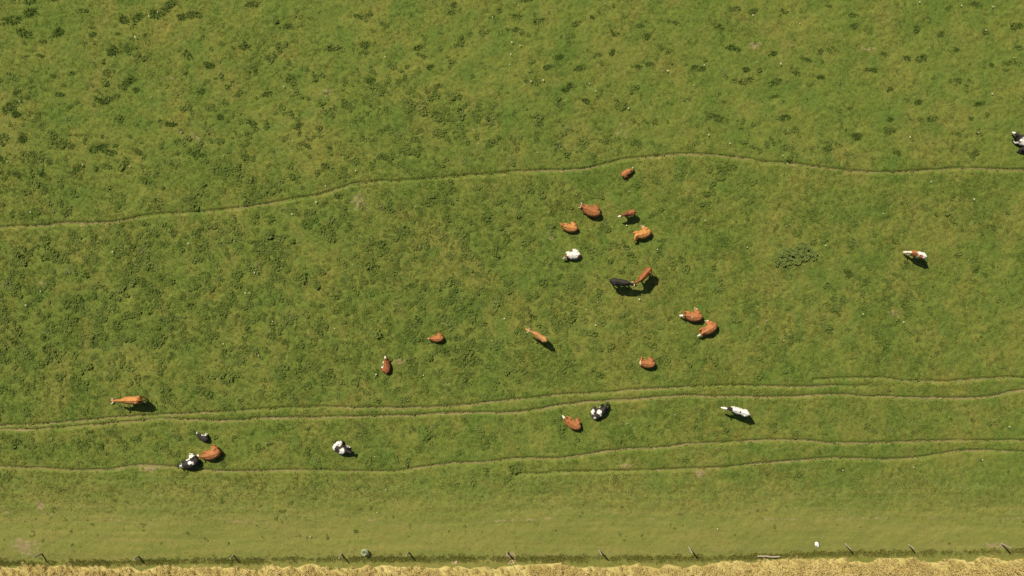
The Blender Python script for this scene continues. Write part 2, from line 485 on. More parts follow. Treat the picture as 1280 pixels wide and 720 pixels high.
# ------------------------------------------------------------------ ripe cereal field along the bottom
fx = np.concatenate([[-900, -300, -100], np.arange(-60, 60.01, 0.25), [100, 300, 900]])
rows = np.concatenate([np.linspace(0, 12, 40), [20, 40, 90, 250, 800]])
FX, FR = np.meshgrid(fx, rows)
FY = grain_y(FX) - FR
FZ = hgt(FX, FY) * smooth(60, 45, np.abs(FX)) * smooth(45, 30, np.abs(FY)) + 0.03 + 0.05 * noise2(FX * 3, FY * 3, 5)
FZ[0] -= 0.05
me = mesh_np('cereal_field', np.stack([FX.ravel(), FY.ravel(), FZ.ravel()], 1), grid_faces(len(fx), len(rows))[:, ::-1], M_stubble)
add_obj('cereal_field', me, kind='structure', label='ripe golden cereal field along the bottom edge')

# ------------------------------------------------------------------ leaf meshes
def blade_strip(base, az, length, lean, width, curl, segs=2):
    """one bent blade: rows of two verts and a tip"""
    vs_, d = [], 0.0
    p = np.array(base, float); ang = lean
    out_dir = np.array([math.cos(az), math.sin(az), 0.0]); side = np.array([-math.sin(az), math.cos(az), 0.0])
    step = length / (segs + 1)
    prof = {2: [0.8, 1.0], 3: [0.55, 1.0, 0.8]}[segs] if segs in (2, 3) else [1.0] * segs
    for k in range(segs):
        vs_.append(p - side * width * prof[k] * 0.5); vs_.append(p + side * width * prof[k] * 0.5)
        p = p + (out_dir * math.sin(ang) + np.array([0, 0, 1.0]) * math.cos(ang)) * step
        ang += curl
    p = p + (out_dir * math.sin(ang) + np.array([0, 0, 1.0]) * math.cos(ang)) * step * 0.6
    vs_.append(p)
    f = []
    for k in range(segs - 1):
        a = 2 * k
        f += [(a, a + 1, a + 3), (a, a + 3, a + 2)]
    a = 2 * (segs - 1)
    f.append((a, a + 1, a + 2))
    return vs_, f

def blades_mesh(name, specs, mat):
    V, F = [], []
    for s in specs:
        v, f = blade_strip(*s)
        o = len(V)
        V += v; F += [(a + o, b + o, c_ + o) for a, b, c_ in f]
    return mesh_np(name, np.array(V), np.array(F), mat)

def u(a, b): return float(rng.uniform(a, b))

def grass_tuft(name):
    sp = []
    for k in range(12):
        r = 0.13 * math.sqrt(u(0, 1)); a = u(0, 6.283)
        sp.append(((r * math.cos(a), r * math.sin(a), -0.02), a + u(-1.2, 1.2), u(0.08, 0.15), u(0.45, 1.0), u(0.022, 0.040), u(0.25, 0.6), 2))
    return blades_mesh(name, sp, M_blade)

def weed_clump(name):
    """low leafy dome, uneven in outline"""
    sp = []
    lobes = [(u(-.38, .38), u(-.22, .22), u(.07, .19)) for k in range(int(u(3, 7)))]
    for (lx, ly, lr) in lobes:
        hz = u(.02, .10)
        for k in range(int(90 * lr / .15 * .27)):
            zc = u(0.0, 1.0); a = u(0, 6.283); r = lr * math.sqrt(1 - zc * zc)
            sp.append(((lx + r * math.cos(a), ly + r * math.sin(a), hz * zc - 0.02), a + u(-.4, .4), u(0.12, 0.22), 0.75 + 0.5 * (1 - zc) + u(-0.25, 0.3), u(0.06, 0.11), u(0.25, 0.6), 3))
    return blades_mesh(name, sp, M_weed)

def tall_grass(name):
    sp = []
    for k in range(22):
        r = 0.12 * math.sqrt(u(0, 1)); a = u(0, 6.283)
        sp.append(((r * math.cos(a), r * math.sin(a), -0.03), a + u(-1, 1), u(0.22, 0.42), u(0.1, 0.5), u(0.02, 0.035), u(0.25, 0.55), 3))
    return blades_mesh(name, sp, M_blade)

def cereal_clump(name):
    sp = []
    for k in range(12):
        r = 0.14 * math.sqrt(u(0, 1)); a = u(0, 6.283)
        bx, by = r * math.cos(a), r * math.sin(a)
        az = u(0, 6.283); L = u(0.55, 0.75); ln = u(0.03, 0.2)
        sp.append(((bx, by, 0), az, L, ln, 0.012, 0.06, 2))
        tip = (bx + math.cos(az) * math.sin(ln + .05) * L * 0.8, by + math.sin(az) * math.sin(ln + .05) * L * 0.8, math.cos(ln + .05) * L * 0.8)
        sp.append((tip, az, u(0.13, 0.20), u(0.7, 1.3), 0.045, 0.35, 3))
        if k % 3 == 0:
            sp.append(((bx, by, 0.1), u(0, 6.283), u(0.3, 0.5), 0.3, 0.02, 0.5, 3))
    return blades_mesh(name, sp, M_stalk)

def flower_head(name):
    sp = []
    for k in range(9):
        a = k * 0.7 + u(-.2, .2)
        sp.append(((0.0, 0.0, 0.14), a, u(0.05, 0.085), 1.1 + u(-.3, .3), 0.05, 0.2, 2))
    for k in range(3):
        sp.append(((0, 0, -0.02), u(0, 6), 0.2, 0.1, 0.02, 0.1, 2))
    return blades_mesh(name, sp, M_flower)

def proto_set(name, fn, n):
    c = bpy.data.collections.new(name + '_kinds')
    for k in range(n):
        o = bpy.data.objects.new('%s_kind_%02d' % (name, k), fn('%s_%02d' % (name, k)))
        c.objects.link(o)
    return c

def scatter(name, coll, nkinds, X, Y, Z, scale, tint, label, tilt=0.12):
    n = len(X)
    me = bpy.data.meshes.new(name)
    me.vertices.add(n)
    me.vertices.foreach_set('co', np.stack([X, Y, Z], 1).astype(np.float32).ravel())
    float_attr(me, 'size', scale); float_attr(me, 'tint', tint)
    rot = np.stack([rng.normal(0, tilt, n), rng.normal(0, tilt, n), rng.uniform(0, 6.283, n)], 1).astype(np.float32)
    a = me.attributes.new('turn', 'FLOAT_VECTOR', 'POINT'); a.data.foreach_set('vector', rot.ravel())
    a = me.attributes.new('pick', 'INT', 'POINT'); a.data.foreach_set('value', rng.integers(0, nkinds, n).astype(np.int32))
    o = add_obj(name, me, kind='stuff', label=label)
    ng = bpy.data.node_groups.new(name + '_nodes', 'GeometryNodeTree')
    ng.interface.new_socket('Geometry', in_out='INPUT', socket_type='NodeSocketGeometry')
    ng.interface.new_socket('Geometry', in_out='OUTPUT', socket_type='NodeSocketGeometry')
    gi = ng.nodes.new('NodeGroupInput'); go = ng.nodes.new('NodeGroupOutput')
    ci = ng.nodes.new('GeometryNodeCollectionInfo')
    ci.inputs['Collection'].default_value = coll
    ci.inputs['Separate Children'].default_value = True
    ci.inputs['Reset Children'].default_value = True
    ip = ng.nodes.new('GeometryNodeInstanceOnPoints')
    ip.inputs['Pick Instance'].default_value = True
    def na(nm, typ):
        q = ng.nodes.new('GeometryNodeInputNamedAttribute'); q.data_type = typ; q.inputs['Name'].default_value = nm
        return q.outputs['Attribute']
    ng.links.new(gi.outputs[0], ip.inputs['Points'])
    ng.links.new(ci.outputs[0], ip.inputs['Instance'])
    ng.links.new(na('pick', 'INT'), ip.inputs['Instance Index'])
    e2r = ng.nodes.new('FunctionNodeEulerToRotation')
    ng.links.new(na('turn', 'FLOAT_VECTOR'), e2r.inputs[0])
    ng.links.new(e2r.outputs[0], ip.inputs['Rotation'])
    ng.links.new(na('size', 'FLOAT'), ip.inputs['Scale'])
    ng.links.new(ip.outputs[0], go.inputs[0])
    md = o.modifiers.new('scatter', 'NODES'); md.node_group = ng
    return o

# ------------------------------------------------------------------ the herd: layout first (weeds keep clear of it)
# pose, body centre px, heading deg (0 right, 90 up in the picture), size, options
BROWN = (0.245, 0.095, 0.032); RUST = (0.185, 0.064, 0.022); ORANGE = (0.32, 0.142, 0.040); TAN = (0.35, 0.172, 0.060)
DARKBROWN = (0.115, 0.045, 0.018); BLACK = (0.026, 0.022, 0.018); WHITE = (0.50, 0.47, 0.40); CREAM = (0.50, 0.40, 0.25)
HERD = [
    dict(pose='lie', at=(784, 216), head=30, size=0.5, base=BROWN, yaw=25, up=20, legs=-1, face=1, label='tiny rust brown calf lying alone just below the upper cattle track'),
    dict(pose='lie', at=(739, 263), head=160, size=0.8, base=BROWN, yaw=-8, up=18, legs=-1, horns=1, stretch=1, dark=0.5, label='horned rust brown cow lying uppermost of the left pair, one leg stretched out'),
    dict(pose='lie', at=(712.5, 284), head=172, size=0.66, base=ORANGE, yaw=-30, up=25, legs=-1, dark=0.3, label='light orange brown cow lying directly above the white one'),
    dict(pose='stand', at=(787, 266.5), head=197, size=0.54, base=DARKBROWN, yaw=0, up=10, face=1, patches=[(-0.55, 0, 1.25, 0.62, RUST)], tall=1.25, wide=1.35, label='small dark brown calf standing with white face and deep shadow below it'),
    dict(pose='lie', at=(803, 292), head=196, size=0.74, base=ORANGE, yaw=60, up=10, legs=-1, stretch=1, pale_legs=1, patches=[(0.75, 0.1, 0.4, 0.28, TAN)], label='bright orange cow lying directly below the small standing dark brown calf'),
    dict(pose='lie', at=(716, 318.5), head=184, size=0.64, base=WHITE, yaw=40, up=25, legs=-1, patches=[(0.90, 0.0, 0.62, 0.22, RUST), (0.62, 0.36, 0.45, 0.26, RUST), (0.0, 0.44, 0.5, 0.16, BROWN), (-0.78, 0.28, 0.6, 0.24, BROWN), (0.1, 0.02, 0.80, 0.10, CREAM)], face=0.5, label='white cow with brown markings lying on the grass'),
    dict(pose='stand', at=(776, 353), head=352, size=0.86, base=BLACK, yaw=-8, up=-18, tailout=1, tall=1.2, label='all black cow standing with tail swung out, nose to nose with a brown one'),
    dict(pose='stand', at=(806, 344), head=228, size=0.80, base=RUST, yaw=-25, up=-20, horns=1, dark=0.5, tall=1.25, label='rust brown cow standing nose to nose with the black one'),
    dict(pose='lie', at=(866.5, 395), head=176, size=0.78, base=BROWN, yaw=5, up=20, legs=-1, face=1, pale_legs=1, stretch=1, dark=0.3, patches=[(0.15, 0.1, 0.78, 0.07, CREAM)], label='brown cow with white face lying uppermost of the pair at the right of the herd'),
    dict(pose='lie', at=(886, 411), head=212, size=0.76, base=BROWN, yaw=6, up=15, legs=-1, face=1, pale_legs=1, stretch=1, label='brown cow with white face lying lowermost of the pair at the right of the herd'),
    dict(pose='lie', at=(809, 454), head=176, size=0.68, base=BROWN, yaw=-100, up=12, legs=-1, patches=[(0.85, 0, 0.5, 0.22, CREAM)], label='rust brown cow lying alone below the herd with its head turned back'),
    dict(pose='lie', at=(482.5, 458), head=94, size=0.60, base=RUST, yaw=4, up=25, legs=1, face=1, patches=[(0.1, 0.46, 0.35, 0.24, WHITE), (0.5, 0.42, 0.35, 0.2, WHITE)], label='small brown calf lying with white head pointing up the picture'),
    dict(pose='lie', at=(546, 423), head=186, size=0.56, base=BROWN, yaw=-15, up=15, legs=-1, dark=0.3, patches=[(1.2, 0.0, 0.5, 0.16, CREAM)], label='small brown calf lying left of the standing orange cow'),
    dict(pose='stand', at=(674.5, 421), head=147, size=0.74, base=TAN, yaw=8, up=18, horns=1, tall=1.3, label='horned light orange cow standing alone in the middle of the pasture'),
    dict(pose='stand', at=(161, 501), head=181, size=0.93, base=ORANGE, yaw=-2, up=14, horns=1, tailout=-1, patches=[(-0.85, 0, 1.2, 0.22, RUST)], tall=1.06, label='large horned tan cow standing above the widest track at the far left'),
    dict(pose='lie', at=(253, 547), head=158, size=0.5, base=BLACK, yaw=-45, up=22, legs=-1, face=1, pale_legs=1, patches=[(0.15, -0.46, 0.45, 0.24, WHITE), (-0.25, -0.5, 0.35, 0.16, WHITE)], label='small black calf with white face lying above the brown cow'),
    dict(pose='lie', at=(263, 568), head=196, size=0.82, base=BROWN, yaw=-22, up=12, legs=-1, face=1, stretch=1, tailout=1, dark=0.4, label='brown cow lying against a black and white one, nearest to its right'),
    dict(pose='lie', at=(236, 579), head=199, size=0.8, base=BLACK, yaw=-14, up=18, legs=-1, pale_legs=1, stretch=1, patches=[(0.74, 0.05, 0.55, 0.20, WHITE), (-0.18, -0.02, 0.75, 0.17, WHITE), (-0.05, -0.55, 0.35, 0.33, WHITE), (-0.42, -0.62, 0.3, 0.3, WHITE), (-0.42, 0.1, 0.75, 0.12, WHITE)], label='black and white cow with black head lying on the lowest track beside a brown one'),
    dict(pose='lie', at=(427, 561), head=340, size=0.76, base=BLACK, yaw=5, up=25, legs=1, patches=[(-0.80, 0.1, 0.5, 0.46, WHITE), (-0.45, 0.42, 0.5, 0.30, WHITE), (-0.42, -0.06, 0.82, 0.26, BLACK), (0.14, -0.12, 0.70, 0.27, WHITE), (0.05, -0.42, 0.4, 0.28, WHITE), (0.55, 0.45, 0.2, 0.22, WHITE)], label='black and white cow with white rump lying alone above the lowest track'),
    dict(pose='lie', at=(749.5, 515), head=38, size=0.75, base=BLACK, yaw=20, up=22, legs=1, patches=[(-0.02, 0.05, 0.80, 0.24, WHITE), (-0.1, -0.22, 0.6, 0.14, WHITE), (-0.55, 0.42, 0.45, 0.26, WHITE), (-0.82, -0.16, 0.5, 0.2, WHITE), (0.3, 0.42, 0.4, 0.1, WHITE)], label='black cow with white patches lying right below the widest track'),
    dict(pose='lie', at=(716, 529.5), head=152, size=0.74, base=BROWN, yaw=-18, up=15, legs=-1, face=1, stretch=1, dark=0.35, label='brown cow with white face lying left of the black patched one below the widest track'),
    dict(pose='stand', at=(924.5, 514.5), head=163, size=0.86, base=WHITE, yaw=10, up=14, face=1, patches=[(0.92, 0, 1.25, 0.27, BLACK), (-0.02, 0.0, 1.38, 0.10, BLACK), (-0.1, 0.28, 1.1, 0.17, BLACK), (0.5, 0.35, 0.9, 0.25, BLACK)], tall=1.12, label='white cow with black neck standing between the widest and the lowest track'),
    dict(pose='stand', at=(1149, 318), head=162, size=0.66, base=WHITE, yaw=8, up=-48, face=1, patches=[(0.50, -0.02, 1.2, 0.42, BROWN), (-0.20, 0.15, 1.25, 0.22, BROWN), (-0.5, 0.3, 1.0, 0.25, RUST), (0.22, -0.1, 1.38, 0.13, WHITE), (0.95, 0, 1.0, 0.16, CREAM)], tall=1.3, wide=1.3, label='brown and white cow grazing by itself at the right'),
    dict(pose='lie', at=(1281, 178), head=140, size=0.90, base=BLACK, yaw=-5, up=22, legs=1, face=0.5, stretch=1, patches=[(0.25, 0.12, 0.70, 0.30, WHITE), (0.35, 0.5, 0.35, 0.25, WHITE), (-0.5, 0, 0.8, 0.25, WHITE), (0.62, 0.45, 0.25, 0.12, WHITE)], label='black and white cow lying at the right edge, cut off by it'),
]
COWXY = []
for h in HERD:
    z = (1.25 * h.get('tall', 1.0) if h['pose'] == 'stand' else 0.55) * h['size']
    x, y = px(h['at'][0], h['at'][1], z)
    h['xy'] = (x, y)
    COWXY.append((x, y, 1.15 * h['size'] if h['pose'] == 'lie' else 0.6))
COWXY = np.array(COWXY)
def clear_of_cows(X, Y, k=1.0):
    keep = np.ones(len(X), bool)
    for (x, y, r) in COWXY:
        keep &= (X - x) ** 2 + (Y - y) ** 2 > (r * k) ** 2
    return keep

# ------------------------------------------------------------------ scattered grass, weeds, flowers, cereal
def rand_area(n, x0, x1, y0, y1):
    return rng.uniform(x0, x1, n), rng.uniform(y0, y1, n)

# short grass everywhere in the pasture
X, Y = rand_area(300000, -43.5, 43.5, -22.3, 25.5)
d = trail_dist(X, Y)
dens = (0.62 + 0.38 * smooth(0.35, 0.65, fbm(X * 0.5, Y * 0.6, 12, 3))) * smooth(0.10, 0.30, d)
low = smooth(-17.5, -19.0, Y) * (1 - smooth(-20.4, -20.9, Y))
dens *= 1 - 0.45 * low
for (p, q, rx, ry, s) in BARE:
    x0, y0 = px(p, q)
    dens *= 1 - 0.85 * s * np.exp(-(((X - x0) * PXM / rx) ** 2 + ((Y - y0) * PXM / ry) ** 2))
k = (rng.random(len(X)) < dens) & (Y > grain_y(X) + 0.05) & clear_of_cows(X, Y, 0.55)
X, Y = X[k], Y[k]
sc = (1 - 0.25 * smooth(8, 12, Y)) * rng.uniform(0.45, 0.85, len(X)) * (0.75 + 0.5 * fbm(X * 0.35, Y * 0.35, 14, 2)) * (1 - 0.45 * smooth(-15.5, -18.5, Y))
scatter('meadow_grass', proto_set('meadow_grass', grass_tuft, 5), 5, X, Y, hgt(X, Y), sc, rng.random(len(X)), 'short green grass covering the pasture')

# grass overhanging the tracks
bx_, by_ = [], []
for c, (lab, hw, pts) in zip(TRAIL_W, TRAILS):
    n = int(len(c) * 1.5)
    i_ = rng.integers(0, len(c), n)
    off = (hw + 0.05 + rng.exponential(0.10, n)) * np.where(rng.random(n) < 0.72, 1, -1)
    bx_.append(c[i_, 0] + rng.normal(0, .05, n)); by_.append(c[i_, 1] + off)
X, Y = np.concatenate(bx_), np.concatenate(by_)
k = (rng.random(len(X)) < 0.35 + 0.65 * smooth(.35, .6, fbm(X * .4, Y * .4, 19, 2))) & (trail_dist(X, Y) > 0.15) & (np.abs(X) < 44)
X, Y = X[k], Y[k]
scatter('track_side_grass', proto_set('track_side_grass', grass_tuft, 4), 4, X, Y, hgt(X, Y), rng.uniform(0.55, 1.05, len(X)), rng.uniform(0, .7, len(X)), 'longer grass overhanging the edges of the cattle tracks')

# broad-leaved weeds, thick in patches
BLOBS = [(110, 390, 120, 70, 1), (260, 330, 140, 50, .6), (300, 430, 150, 50, .7), (60, 330, 60, 40, .5), (480, 130, 55, 35, .9), (545, 125, 40, 25, .9), (610, 155, 90, 28, .9), (715, 155, 45, 20, .8), (500, 195, 60, 25, .7), (540, 195, 30, 20, .6), (590, 20, 50, 20, .4), (560, 40, 30, 20, .5), (650, 35, 45, 20, .5), (460, 50, 25, 30, .6), (150, 62, 60, 12, .5), (335, 60, 40, 40, .4), (360, 95, 25, 25, .5), (330, 160, 60, 20, .4), (165, 215, 45, 15, .6), (280, 215, 40, 12, .5), (20, 165, 30, 30, .5), (450, 260, 50, 25, .7), (640, 255, 60, 20, .7), (605, 300, 60, 25, .6), (500, 330, 70, 30, .7), (560, 400, 50, 40, .7), (620, 430, 70, 30, .7), (520, 380, 40, 40, .6), (700, 360, 50, 25, .6), (700, 410, 50, 30, .5), (740, 290, 40, 20, .4), (830, 340, 30, 20, .4), (810, 220, 80, 12, .5), (960, 180, 70, 18, .6), (900, 215, 50, 15, .5), (890, 150, 25, 12, .6), (980, 148, 25, 10, .5), (1030, 178, 50, 14, .6), (1072, 170, 20, 18, .6), (1120, 195, 25, 15, .5), (1200, 170, 40, 20, .5), (1180, 255, 50, 30, .6), (1060, 280, 60, 30, .5), (1100, 350, 40, 20, .5), (880, 255, 30, 15, .5), (930, 300, 40, 30, .4), (890, 320, 30, 15, .5), (980, 380, 40, 20, .4), (1075, 345, 50, 35, .55), (1060, 390, 30, 15, .7), (1000, 410, 50, 30, .5), (1090, 420, 40, 20, .4), (1230, 440, 40, 20, .4), (1160, 440, 30, 20, .35), (950, 440, 40, 20, .3), (520, 450, 60, 30, .6), (450, 480, 60, 20, .6), (600, 460, 50, 20, .5), (690, 470, 40, 12, .4), (590, 530, 30, 12, .5), (660, 523, 15, 8, .6), (635, 550, 40, 12, .6), (690, 545, 25, 15, .6), (470, 530, 40, 12, .5), (540, 540, 20, 10, .5), (450, 560, 40, 15, .5), (600, 560, 25, 8, .6), (300, 545, 60, 12, .4), (100, 550, 60, 15, .5), (150, 545, 40, 12, .5), (30, 560, 30, 15, .5), (370, 545, 30, 12, .5), (1040, 540, 40, 15, .6), (1120, 535, 30, 15, .5), (1205, 535, 15, 12, .5), (1240, 518, 40, 8, .4), (730, 630, 50, 10, .4), (690, 640, 20, 8, .5), (440, 635, 30, 10, .4), (590, 628, 30, 10, .4), (370, 665, 40, 6, .25), (240, 625, 30, 15, .3), (60, 660, 60, 15, .35), (860, 662, 20, 6, .25), (1150, 640, 30, 15, .2), (790, 570, 30, 8, .4)]
X, Y = rand_area(90000, -43.5, 43.5, -21.0, 25.5)
P = 640 + X * PXM; Q = 360 - Y * PXM
zone = np.interp(Q, [-60, 40, 110, 300, 500, 580, 605, 660, 690], [0.14, 0.22, 0.50, 0.95, 0.9, 0.60, 0.50, 0.34, 0.05])
zone *= np.interp(P, [-60, 300, 700, 900, 1340], [1.15, 1.05, 0.95, 0.62, 0.55])
cl = smooth(0.50, 0.68, fbm(X * 0.75, Y * 0.9, 21, 3))
dens = 0.13 * zone * cl + 0.030 * zone
for (p, q, rx, ry, s) in BLOBS:
    w = np.exp(-0.9 * (((P - p) / rx) ** 2 + ((Q - q) / ry) ** 2))
    dens += 0.27 * s * w * smooth(0.42, 0.62, fbm(X * 1.1, Y * 1.3, 22, 2))
dens *= smooth(0.35, 0.6, trail_dist(X, Y))
k = (rng.random(len(X)) < dens) & clear_of_cows(X, Y)
X, Y = X[k], Y[k]
sc = (0.22 + 0.95 * rng.beta(1.3, 2.6, len(X))) * (0.75 + 0.4 * zone[k]) * (1 - 0.45 * smooth(-14.5, -16.0, Y))
scatter('broadleaf_weeds', proto_set('broadleaf_weed', weed_clump, 10), 10, X, Y, hgt(X, Y), sc, rng.beta(1.6, 2.4, len(X)), 'low broad-leaved weeds growing in thick patches through the pasture')

# pale flower heads dotted about
X, Y = rand_area(230, -43.5, 43.5, -20.5, 25.0)
k = (trail_dist(X, Y) > 0.4) & clear_of_cows(X, Y) & (rng.random(len(X)) < 0.4 + 0.6 * smooth(-0.0, 4, Y + 5))
X, Y = X[k], Y[k]
scatter('pale_wildflowers', proto_set('pale_wildflower', flower_head, 3), 3, X, Y, hgt(X, Y), rng.uniform(0.6, 1.25, len(X)) ** 1.3, rng.random(len(X)), 'pale flower heads dotted thinly over the pasture')

# rough uncut grass along the field margin
n = 4200
X = rng.uniform(-43.5, 43.5, n)
Y = rough_y(X) + rng.normal(0, 0.12, n) - 0.02
k = rng.random(n) < 0.35 + 0.65 * smooth(0.35, 0.6, fbm(X * 0.5, X * 0, 33, 3))
X, Y = X[k], Y[k]
sc = rng.uniform(0.25, 0.7, len(X))
scatter('margin_grass', proto_set('margin_grass', tall_grass, 4), 4, X, Y, hgt(X, Y), sc, rng.uniform(0.2, 1.0, len(X)), 'rough uncut grass in a ragged line between fence and cereal')

# cereal plants
X, Y = rand_area(30000, -44.5, 44.5, -29.0, -20.2)
gy_ = grain_y(X)
k = (Y < gy_ + 0.12) & (rng.random(len(X)) < smooth(-0.2, 0.15, gy_ - Y) * (0.5 + 0.5 * smooth(0.3, 0.6, fbm(X * 0.6, Y * 1.2, 44, 2))))
X, Y = X[k], Y[k]
scatter('cereal_plants', proto_set('cereal_plant', cereal_clump, 5), 5, X, Y, hgt(X, Y) + 0.02, rng.uniform(0.7, 1.05, len(X)) * (0.6 + 0.4 * smooth(0, 0.8, grain_y(X) - Y)), rng.random(len(X)), 'ripe golden cereal stalks along the bottom edge', tilt=0.15)

# ------------------------------------------------------------------ tussocks that stand out one by one
def tussock_mesh(name):
    sp = []
    lobes = [(u(-.30, .30), u(-.12, .12), u(.5, 1.0)) for k in range(3)]
    for k in range(130):
        lx, ly, lr = lobes[k % 3]
        r = u(0, 1) ** 0.75; a = u(0, 6.283)
        sp.append(((lx + r * lr * math.cos(a) * 0.34, ly + r * lr * math.sin(a) * 0.24, -0.04), a + u(-0.9, 0.9), u(0.16, 0.36) * (1.25 - .75 * r), u(0.15, 0.55) + .6 * r, u(0.03, 0.055), u(0.3, 0.6), 3))
    return blades_mesh(name, sp, M_tuss)
TMESH = [tussock_mesh('tussock_%d' % k) for k in range(12)]
TUSSOCKS = [(35, 18, 1.3), (18, 28, 1.5), (33, 40, 1.5), (73, 41, 1.3), (115, 44, .7), (158, 26, 1.4), (176, 22, 1.2), (198, 19, 1.3), (145, 62, 1.2), (160, 60, 1.1), (225, 20, 1.1), (236, 18, 1.2), (248, 17, 1.0), (205, 13, .9), (236, 68, 1.2), (262, 81, .9), (90, 93, .6), (82, 108, .5), (166, 102, 1.2), (152, 107, 1.0), (172, 113, .8), (124, 125, 1.1), (134, 124, 1.0), (145, 120, .8), (123, 114, .7), (252, 115, .9), (333, 118, 1.1), (360, 32, 1.0), (308, 58, 1.1), (415, 60, 1.2), (357, 98, 1.1), (340, 72, .9), (32, 171, 1.1), (76, 180, 1.1), (20, 142, 1.0), (118, 187, 1.1), (137, 190, 1.1), (129, 181, .9), (170, 190, .9), (62, 203, .8), (97, 210, 1.0), (18, 217, 1.2), (55, 219, .8), (9, 134, 1.0), (223, 175, .9), (212, 155, .8), (275, 145, 1.0), (246, 195, .9), (280, 215, .8), (315, 155, .9), (385, 183, .8), (375, 155, .9), (407, 208, .8), (411, 184, .7), (68, 2, 1.1), (40, 2, 1.1), (215, 2, 1.0), (315, 4, 1.1), (147, 43, .5), (56, 53, .6), (35, 71, .7), (51, 70, .6), (68, 95, .6), (41, 111, .7), (74, 117, .7), (21, 117, .7), (38, 122, .6), (55, 157, .7), (92, 183, .7), (2, 198, 1.1), (53, 220, .8), (290, 68, .7), (182, 45, .6),
            (447, 20, .8), (480, 30, .9), (458, 55, 1.1), (525, 60, .9), (528, 70, .9), (541, 84, .9), (466, 101, .9), (562, 15, 1.0), (645, 20, .8), (645, 38, .9), (672, 27, 1.1), (717, 32, 1.0), (767, 42, 1.1), (800, 32, .9), (810, 45, 1.1), (780, 22, .8), (842, 27, 1.0), (832, 65, 1.0), (745, 70, .9), (763, 68, .8), (727, 85, 1.1), (658, 102, .8), (708, 110, 1.1), (735, 127, .9), (780, 137, .7), (684, 83, .9), (699, 73, .9), (550, 108, .9), (795, 83, .8), (814, 82, .8), (510, 84, .6), (570, 5, .8), (655, 1, 1.0), (740, 22, .6),
            (920, 11, 1.0), (938, 15, .9), (980, 15, 1.0), (1069, 19, .9), (1069, 32, 1.1), (898, 34, 1.1), (915, 60, 1.1), (970, 67, 1.1), (1040, 62, 1.1), (1028, 64, .9), (1010, 75, .8), (932, 86, .9), (930, 102, 1.2), (918, 100, .9), (970, 103, 1.1), (995, 92, 1.0), (866, 84, .8), (876, 86, .9), (1090, 88, 1.0), (1142, 38, 1.1), (1158, 24, 1.1), (1173, 44, .9), (1222, 6, 1.0), (1230, 41, .9), (1268, 32, 1.2), (1273, 60, 1.0), (1258, 80, 1.1), (1270, 78, 1.0), (1195, 62, .8), (1152, 74, 1.2), (1195, 100, 1.0), (1028, 98, .9), (1110, 112, .8), (1145, 129, .9), (1225, 130, 1.0), (1213, 148, .7), (1163, 149, 1.0), (1110, 150, .9), (895, 148, 1.1), (980, 148, 1.1), (1072, 170, 1.2), (1110, 165, 1.1), (1195, 167, 1.0), (1030, 185, 1.1), (1120, 190, .8), (1216, 192, 1.0), (970, 120, .8), (905, 127, .5), (1185, 10, .6), (1237, 82, .9), (1132, 72, .7), (1035, 8, .7)]
for i, (p, q, s) in enumerate(TUSSOCKS):
    x, y = px(p, q)
    x += u(-.05, .05); y += u(-.05, .05)
    o = add_obj('grass_tussock', TMESH[i % 12], loc=(x, y, float(hgt(x, y))))
    o.rotation_euler = (0, 0, u(-0.5, 0.5) + (math.pi if u(0, 1) > .5 else 0))
    s *= 1.2 if p < 427 else 1.08
    o.scale = (s * u(.85, 1.15), s * u(.75, .95), s * u(.7, .95))
    side = 'left' if p < 427 else ('middle' if p < 854 else 'right')
    o['category'] = 'tussock'
    o['label'] = {'left': 'dark green grass tussock above the upper track, among those in the left third',
                  'middle': 'dark green grass tussock above the upper track, among those in the middle third',
                  'right': 'dark green grass tussock above the upper track, among those in the right third'}[side]
    o['group'] = 'dark tussocks in the %s third of the upper pasture' % side

# ------------------------------------------------------------------ nettle patch
def leafy_patch(rx, ry, height, stems, leaves, leaf, mat, hollow=0.0, seed=3):
    r_ = np.random.default_rng(seed)
    V, F = [], []
    for k in range(stems):
        rr = math.sqrt(r_.uniform(hollow, 1)); a = r_.uniform(0, 6.283)
        wv = 0.78 + 0.30 * math.sin(2 * a + 0.9) + 0.14 * math.sin(5 * a + 2)
        bx, by = rr * rx * wv * math.cos(a), rr * ry * wv * math.sin(a)
        H = height * r_.uniform(0.25, 1.0) * (1.05 - 0.3 * rr) * (0.45 + 0.9 * noise2(np.array([bx * 2.3 + 9]), np.array([by * 2.6]), 70)[0])
        for j in range(leaves):
            t_ = (j + 0.5) / leaves
            az = j * 2.4 + r_.uniform(-.5, .5)
            v, f = blade_strip((bx, by, H * (0.25 + 0.75 * t_)), az, leaf * r_.uniform(.7, 1.2) * (1.2 - 0.5 * t_), 0.9 + r_.uniform(-.3, .4), leaf * 0.5, 0.35, 3)
            o = len(V); V += v; F += [(a_ + o, b_ + o, c_ + o) for a_, b_, c_ in f]
    return np.array(V), np.array(F)
def stems_mesh(rx, ry, height, stems, hollow, seed):
    r_ = np.random.default_rng(seed)
    V, F = [], []
    for k in range(stems):
        rr = math.sqrt(r_.uniform(hollow, 1)); a = r_.uniform(0, 6.283)
        bx, by = rr * rx * math.cos(a), rr * ry * math.sin(a)
        H = height * r_.uniform(0.4, .8) * (1.05 - 0.4 * rr)
        v, f = blade_strip((bx, by, -0.05), r_.uniform(0, 6), H, 0.05, 0.03, 0.03, 2)
        o = len(V); V += v; F += [(a_ + o, b_ + o, c_ + o) for a_, b_, c_ in f]
    return np.array(V), np.array(F)
x, y = px(995, 319, 0.4)
root = add_obj('nettle_clump', None, loc=(x, y, float(hgt(x, y))), label='broad dark bushy weed clump, largest in the pasture, right of the herd', category='weed clump')
V, F = leafy_patch(1.5, 1.15, 0.46, 360, 7, 0.21, M_nettle)
add_obj('foliage', mesh_np('nettle_foliage', V, F, M_nettle), root)
